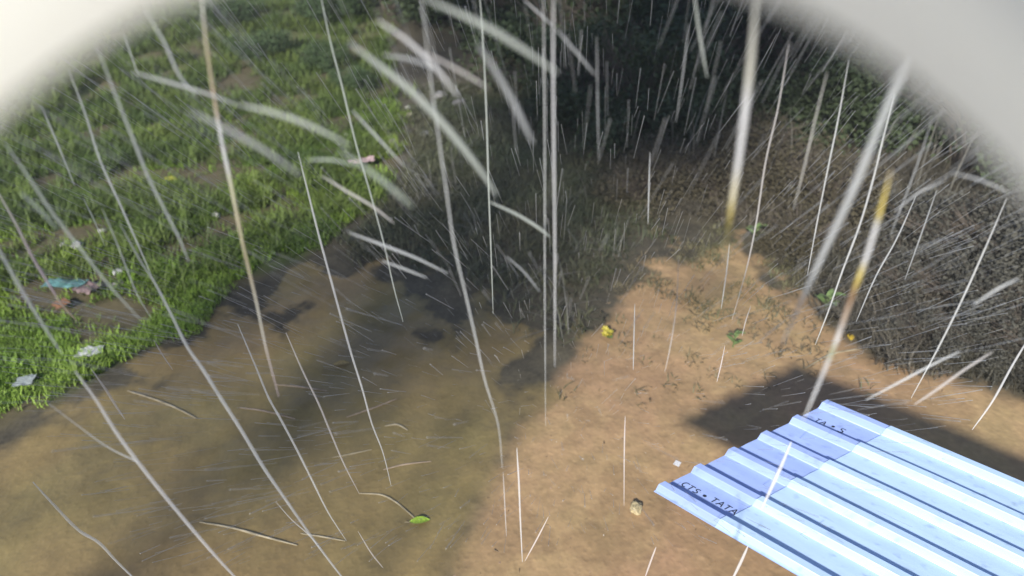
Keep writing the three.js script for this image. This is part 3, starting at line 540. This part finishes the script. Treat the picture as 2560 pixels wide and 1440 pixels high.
// unseen tree, inferred from the dark areas; crowns placed to shade thicket and mud
{
  const o = new THREE.Group(), base = V3(-5.2, -0.1, 5.3), top = V3(-1.5, 8.0, -0.6);
  const barkMat = new THREE.MeshStandardMaterial({ color: lin(0.20, 0.15, 0.11), map: grainMap, roughness: 0.9 });
  const tc = new THREE.CatmullRomCurve3([base, V3(-5.2, 3.0, 5.2), V3(-4.9, 5.8, 4.6), top]);
  part(o, 'trunk', sweep(tc, 8, t => 0.24 * (1 - 0.78 * t), { seg: 20, radial: 12 }), barkMat);
  for (let k = 0; k < 9; k++) { const a = k * 0.7 + 0.2, f = 0.62 + 0.04 * k, p = tc.getPoint(Math.min(1, f)), e = V3(-1.2 + Math.cos(a) * 3, 7.6 + rr(0, 1.4), -0.8 + Math.sin(a) * 3); part(o, 'limb', sweep(new THREE.CatmullRomCurve3([p, p.clone().lerp(e, 0.5).add(V3(0, 0.5, 0)), e]), 3, t => 0.09 * (1 - 0.8 * t), { seg: 10, radial: 7 }), barkMat); }
  const crown = leafCloud(9000, 3.7, 1.6, 3.7, 0.32); crown.translate(-1.2, 7.0, -0.8);
  const thin = leafCloud(520, 1.9, 1.2, 1.9, 0.32); thin.translate(-5.2, 6.5, 5.1);  // sparse crown, shaped to lay a broad soft shade on the mud
  const crownLeaf = new THREE.MeshPhysicalMaterial({ color: lin(0.06, 0.10, 0.03), roughness: 0.7, side: THREE.DoubleSide });
  part(o, 'crown', crown, crownLeaf); part(o, 'crown', thin, crownLeaf);
  tag(o, 'unseen leafy tree placed above and behind the lens to shade thicket and mud', 'tree'); addThing(o, 'unseen_shade_tree');
}
// ------------------------------------------------------------------ grass and weeds nobody could count
function tuft(n, h, spread, wid, bend) {
  const pos = [], idx = [];
  for (let i = 0; i < n; i++) {
    const a = rr(0, 6.28), b = rr(0, 6.28), q = spread * Math.sqrt(rnd()), x = Math.cos(a) * q, z = Math.sin(a) * q, H1 = h * rr(0.5, 1), D = H1 * bend * rr(0.3, 1), w = wid * rr(0.7, 1.2), k = pos.length / 3;
    const px = -Math.sin(b) * w, pz = Math.cos(b) * w;
    for (const [t, ww] of [[0, 1], [0.4, 0.9], [0.75, 0.6]]) { const X = x + Math.cos(b) * D * t * t, Y = H1 * (t - 0.22 * bend * t * t), Z = z + Math.sin(b) * D * t * t; pos.push(X + px * ww, Y, Z + pz * ww, X - px * ww, Y, Z - pz * ww); }
    pos.push(x + Math.cos(b) * D, H1 * (1 - 0.3 * bend), z + Math.sin(b) * D);
    idx.push(k, k + 1, k + 2, k + 1, k + 3, k + 2, k + 2, k + 3, k + 4, k + 3, k + 5, k + 4, k + 4, k + 5, k + 6);
  }
  const g = new THREE.BufferGeometry(); g.setAttribute('position', new THREE.Float32BufferAttribute(pos, 3)); g.setIndex(idx); g.computeVertexNormals(); return g;
}
function scatter(name, label, category, geo, mat, count, spot, size, tint) {
  const spots = []; let guard = 0;
  while (spots.length < count && guard++ < count * 40) { const p = spot(); if (p) spots.push(p); }
  const im = new THREE.InstancedMesh(geo, mat, spots.length), d = new THREE.Object3D(), c = new THREE.Color();
  spots.forEach(([x, z, y], i) => { d.position.set(x, y ?? Math.max(groundY(x, z), WATER_Y) - 0.006, z); d.rotation.set(rr(-0.15, 0.15), rr(0, 6.28), rr(-0.15, 0.15)); d.scale.setScalar(size(x, z)); d.updateMatrix(); im.setMatrixAt(i, d.matrix); const t = tint(x, z); im.setColorAt(i, c.setRGB(...t)); });
  im.castShadow = im.receiveShadow = true; im.name = numbered(name); tag(im, label, category, null, 'stuff'); scene.add(im); return im;
}
const bladeMat = new THREE.MeshPhysicalMaterial({ color: 0xffffff, roughness: 0.65, side: THREE.DoubleSide });
const inView = (x, z) => z < -0.6 && Math.abs(x) < -z * 1.05 + 0.9;
function spotIn(poly, x0, x1, z0, z1, dens) { return () => { const x = rr(x0, x1), z = -Math.abs(lerp(-z1, -z0, Math.pow(rnd(), 1.3))); if (!inView(x, z)) return null; const s = signed(poly, x, z) + (0.2 + 0.7 * sstep(-2.8, -5, z)) * fbm(x * 2, z * 2, 3, 230); if (s < 0) return null; if (dens && rnd() > dens(x, z, s)) return null; return [x, z]; }; }
const tint = (a, b, f = 0.35) => (x, z) => { const n = clamp(0.5 + 1.3 * fbm(x * 1.1, z * 1.1, 3, 240)), k = 1 + f * (rnd() - 0.5) * 2; return [lerp(a[0], b[0], n) * k, lerp(a[1], b[1], n) * k, lerp(a[2], b[2], n) * k]; };
const patch = (x, z) => 0.12 + 0.88 * sstep(-0.14, 0.10, fbm(x * 1.3, z * 1.3, 3, 21) * -1 + 0.02);
scatter('short_grass', 'short bright green grass covering the bank on the left', 'grass', tuft(16, 0.085, 0.06, 0.0032, 0.8), bladeMat, 15000, spotIn(grassPoly, -10, -0.5, -9, -1.6, (x, z) => Math.pow(patch(x, z), 1.5)), (x, z) => rr(0.5, 1.1) * (1 + 1.1 * Math.max(0, fbm(x * 1.7, z * 1.7, 3, 270) * 2)), ((a, b) => (x, z) => { const t = a(x, z), e = sstep(0.9, 0.25, signed(grassPoly, x, z) + 0.3 * fbm(x * 2, z * 2, 2, 260)), w = b(x, z); return t.map((v, i) => lerp(v, w[i], e)); })(tint([0.075, 0.17, 0.012], [0.19, 0.27, 0.022]), tint([0.17, 0.29, 0.028], [0.25, 0.36, 0.05])));
scatter('bank_grass', 'taller green grass further up the bank at the upper left', 'grass', tuft(14, 0.24, 0.12, 0.005, 1.1), bladeMat, 9000, spotIn(grassPoly, -14, -0.8, -15, -4.2, (x, z) => Math.pow(patch(x, z), 1.6) * sstep(-3.8, -6, z)), () => rr(0.5, 1.4), tint([0.045, 0.085, 0.012], [0.12, 0.16, 0.022]));
// dark weeds and pale dead stems in the middle
const midPoly = outline([[800, 620], [900, 560], [1000, 470], [1020, 330], [1080, 200], [1500, 160], [1640, 420], [1600, 590], [1530, 700], [1470, 830], [1410, 900], [1300, 775], [1150, 700], [1000, 650], [880, 612]]);
scatter('dark_weeds', 'dark wet weeds on the far side of the mud', 'weeds', tuft(12, 0.11, 0.10, 0.0035, 1.5), bladeMat, 4200, spotIn(midPoly, -3.5, 2.5, -9.5, -2.4, (x, z) => 0.10 + 0.90 * sstep(-3.4, -6, z)), () => rr(0.5, 1.5), tint([0.055, 0.072, 0.030], [0.095, 0.088, 0.045]));
scatter('dead_stems', 'thin grey dead stems tangled in the dark weeds', 'stems', tuft(5, 0.45, 0.10, 0.003, 2.0), bladeMat, 50, spotIn(midPoly, -3.5, 2.5, -9.5, -2.6), () => rr(0.5, 1.2), tint([0.16, 0.155, 0.13], [0.26, 0.25, 0.21]));
const rightPoly = outline([[1990, 640], [2080, 800], [2160, 890], [2330, 930], [2600, 990], [2900, 900], [2800, 400], [2300, 380], [2050, 430], [1900, 500], [1700, 540], [1880, 560]]);
scatter('dry_weeds', 'dry grey brown weeds in front of the thicket and behind the sheets', 'weeds', tuft(10, 0.22, 0.10, 0.0035, 1.3), bladeMat, 3000, spotIn(rightPoly, 0.5, 6, -9, -1.5), () => rr(0.5, 1.4), tint([0.07, 0.066, 0.045], [0.12, 0.10, 0.072]));
const backPoly = outline([[1420, 520], [1500, 140], [1500, 40], [2250, 60], [2330, 300], [2350, 520], [2100, 560], [1900, 520], [1650, 500]]);
scatter('dead_canes', 'thin upright dead canes standing among the dark thicket', 'stems', tuft(3, 1.2, 0.25, 0.007, 0.4), bladeMat, 70, spotIn(backPoly, -0.5, 8, -13, -4.5), () => rr(0.5, 1.3), tint([0.12, 0.115, 0.095], [0.24, 0.23, 0.19]));
// grit and litter on the bare earth

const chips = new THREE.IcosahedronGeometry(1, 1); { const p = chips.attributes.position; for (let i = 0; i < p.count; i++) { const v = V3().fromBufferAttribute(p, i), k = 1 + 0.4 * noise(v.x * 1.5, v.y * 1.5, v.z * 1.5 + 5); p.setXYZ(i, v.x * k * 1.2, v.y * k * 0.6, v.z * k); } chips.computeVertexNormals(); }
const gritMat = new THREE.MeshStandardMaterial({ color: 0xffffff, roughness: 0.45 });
scatter('gravel', 'small gravel scattered over the bare earth', 'gravel', chips, gritMat, 5200, spotIn(earthPoly, -1.2, 5, -6.2, -0.9), () => Math.pow(rnd(), 3) * 0.009 + 0.0022, (x, z) => { const k = rr(0.6, 1.3), w = rnd() < 0.10; return w ? [0.8, 0.74, 0.62] : [0.30 * k, 0.20 * k, 0.13 * k]; });  // a few chips coloured near white in place of wet glints
scatter('plant_litter', 'bits of dry straw and bark strewn over the bare earth', 'litter', (() => { const c = new THREE.CylinderGeometry(0.0018, 0.0012, 0.06, 4); c.rotateZ(Math.PI / 2 - 0.05); return c; })(), bladeMat, 2600, spotIn(earthPoly, -1.2, 5, -6.2, -0.9, (x, z, s) => 0.12 + 0.88 * sstep(-2.4, -4.6, z)), () => rr(0.4, 1.7), tint([0.24, 0.17, 0.10], [0.10, 0.075, 0.05], 0.4));
scatter('sparse_sprouts', 'low olive sprouts on the far part of the bare earth', 'weeds', tuft(8, 0.06, 0.05, 0.003, 1.3), bladeMat, 450, spotIn(earthPoly, -0.5, 4, -6.5, -2.6, (x, z) => sstep(-2.6, -5, z) * sstep(-0.1, 0.1, fbm(x * 2, z * 2, 3, 250))), () => rr(0.4, 1.4), tint([0.13, 0.10, 0.055], [0.10, 0.11, 0.045]));

// fine rain driven away from the lens
{
  const g = new THREE.CylinderGeometry(1, 0.5, 1, 5, 1), N = 3000, dir = rayOf(1420, 1050).normalize(), q0 = new THREE.Quaternion().setFromUnitVectors(V3(0, -1, 0), dir);
  const im = new THREE.InstancedMesh(g, waterOf('grey'), N), d = new THREE.Object3D();
  for (let k = 0; k < N; k++) {
    const z = rr(0.9, 3.6), x = rr(-1.1, 1.1) * z, yTop = EYE - z * 0.15, yBot = Math.max(0.25, EYE - z * 1.7), y = rr(yBot, yTop);
    d.position.set(x, y, -z); d.quaternion.copy(q0).multiply(new THREE.Quaternion().setFromEuler(new THREE.Euler(rr(-0.09, 0.09), 0, rr(-0.09, 0.09))));
    const r = rr(0.0005, 0.0014), L = rr(0.08, 0.36); d.scale.set(r, L, r); d.updateMatrix(); im.setMatrixAt(k, d.matrix);
  }
  im.name = 'fine_rain'; im.castShadow = im.receiveShadow = true; tag(im, 'fine slanting rain in the air over the whole scene', 'rain', null, 'stuff'); scene.add(im);
}
// ------------------------------------------------------------------ the white hood that the lens looks out of, on its arm and post
{
  const o = new THREE.Group(), D = 0.17, R = 1.197 * D, cx = -0.063 * D, cy = -0.609 * D, th = 0.004, back = 0.02;
  const prof = [[R, -D, 1], [R + th * 0.5, -D - 0.002, 1], [R + th, -D - 0.0005, 1], [R * 0.31 + th, -0.03, 0.16], [R * 0.29 + th, back, 0.1], [R * 0.29, back, 0.1], [R * 0.31, -0.03, 0.16], [R, -D, 1]];
  const pos = [], idx = [], n = 72, a0 = -0.25, a1 = Math.PI + 0.25;
  for (let i = 0; i <= n; i++) { const a = lerp(a0, a1, i / n); for (const [r, z, f] of prof) pos.push(cx * f + Math.cos(a) * r, cy * f + Math.sin(a) * r, z); }
  const L = prof.length; for (let i = 0; i < n; i++) for (let j = 0; j < L - 1; j++) { const a = i * L + j; idx.push(a, a + 1, a + L, a + 1, a + L + 1, a + L); }
  let g = new THREE.BufferGeometry(); g.setAttribute('position', new THREE.Float32BufferAttribute(pos, 3)); g.setIndex(idx); g = g.toNonIndexed(); g.computeVertexNormals();
  const plastic = new THREE.MeshPhysicalMaterial({ color: lin(1, 0.99, 0.93), roughness: 1, transmission: 0.92, thickness: 0, side: THREE.DoubleSide });
  const grey = new THREE.MeshStandardMaterial({ color: lin(0.7, 0.7, 0.68), roughness: 0.5 });
  const hd = part(o, 'hood_shell', g, plastic);
  const bk = part(o, 'camera_body', new RoundedBoxGeometry(0.05, 0.045, 0.08, 3, 0.012).translate(0, -0.004, 0.075), grey);
  for (const m of [hd, bk]) { m.quaternion.copy(camera.quaternion); m.position.copy(camera.position); }
  const arm0 = V3(0, 0.06, 0.10).applyQuaternion(camera.quaternion).add(camera.position).add(V3(0, -0.02, 0.04)), postAt = V3(-2.3, 0, 1.7), armTop = V3(-2.3, 3.1, 1.7);
  part(o, 'arm', sweep(new THREE.CatmullRomCurve3([arm0, arm0.clone().lerp(armTop, 0.5), armTop]), 2, () => 0.011, { seg: 8, radial: 8 }), grey);
  part(o, 'post', new THREE.CylinderGeometry(0.03, 0.035, 3.4, 16).translate(postAt.x, 1.5, postAt.z), grey);
  tag(o, 'white rounded camera hood with its rim across both upper corners', 'camera hood'); addThing(o, 'camera_hood');
}

scene.fog = new THREE.FogExp2(0xd8dcdc, 0.0035);

renderer.render(scene, camera);
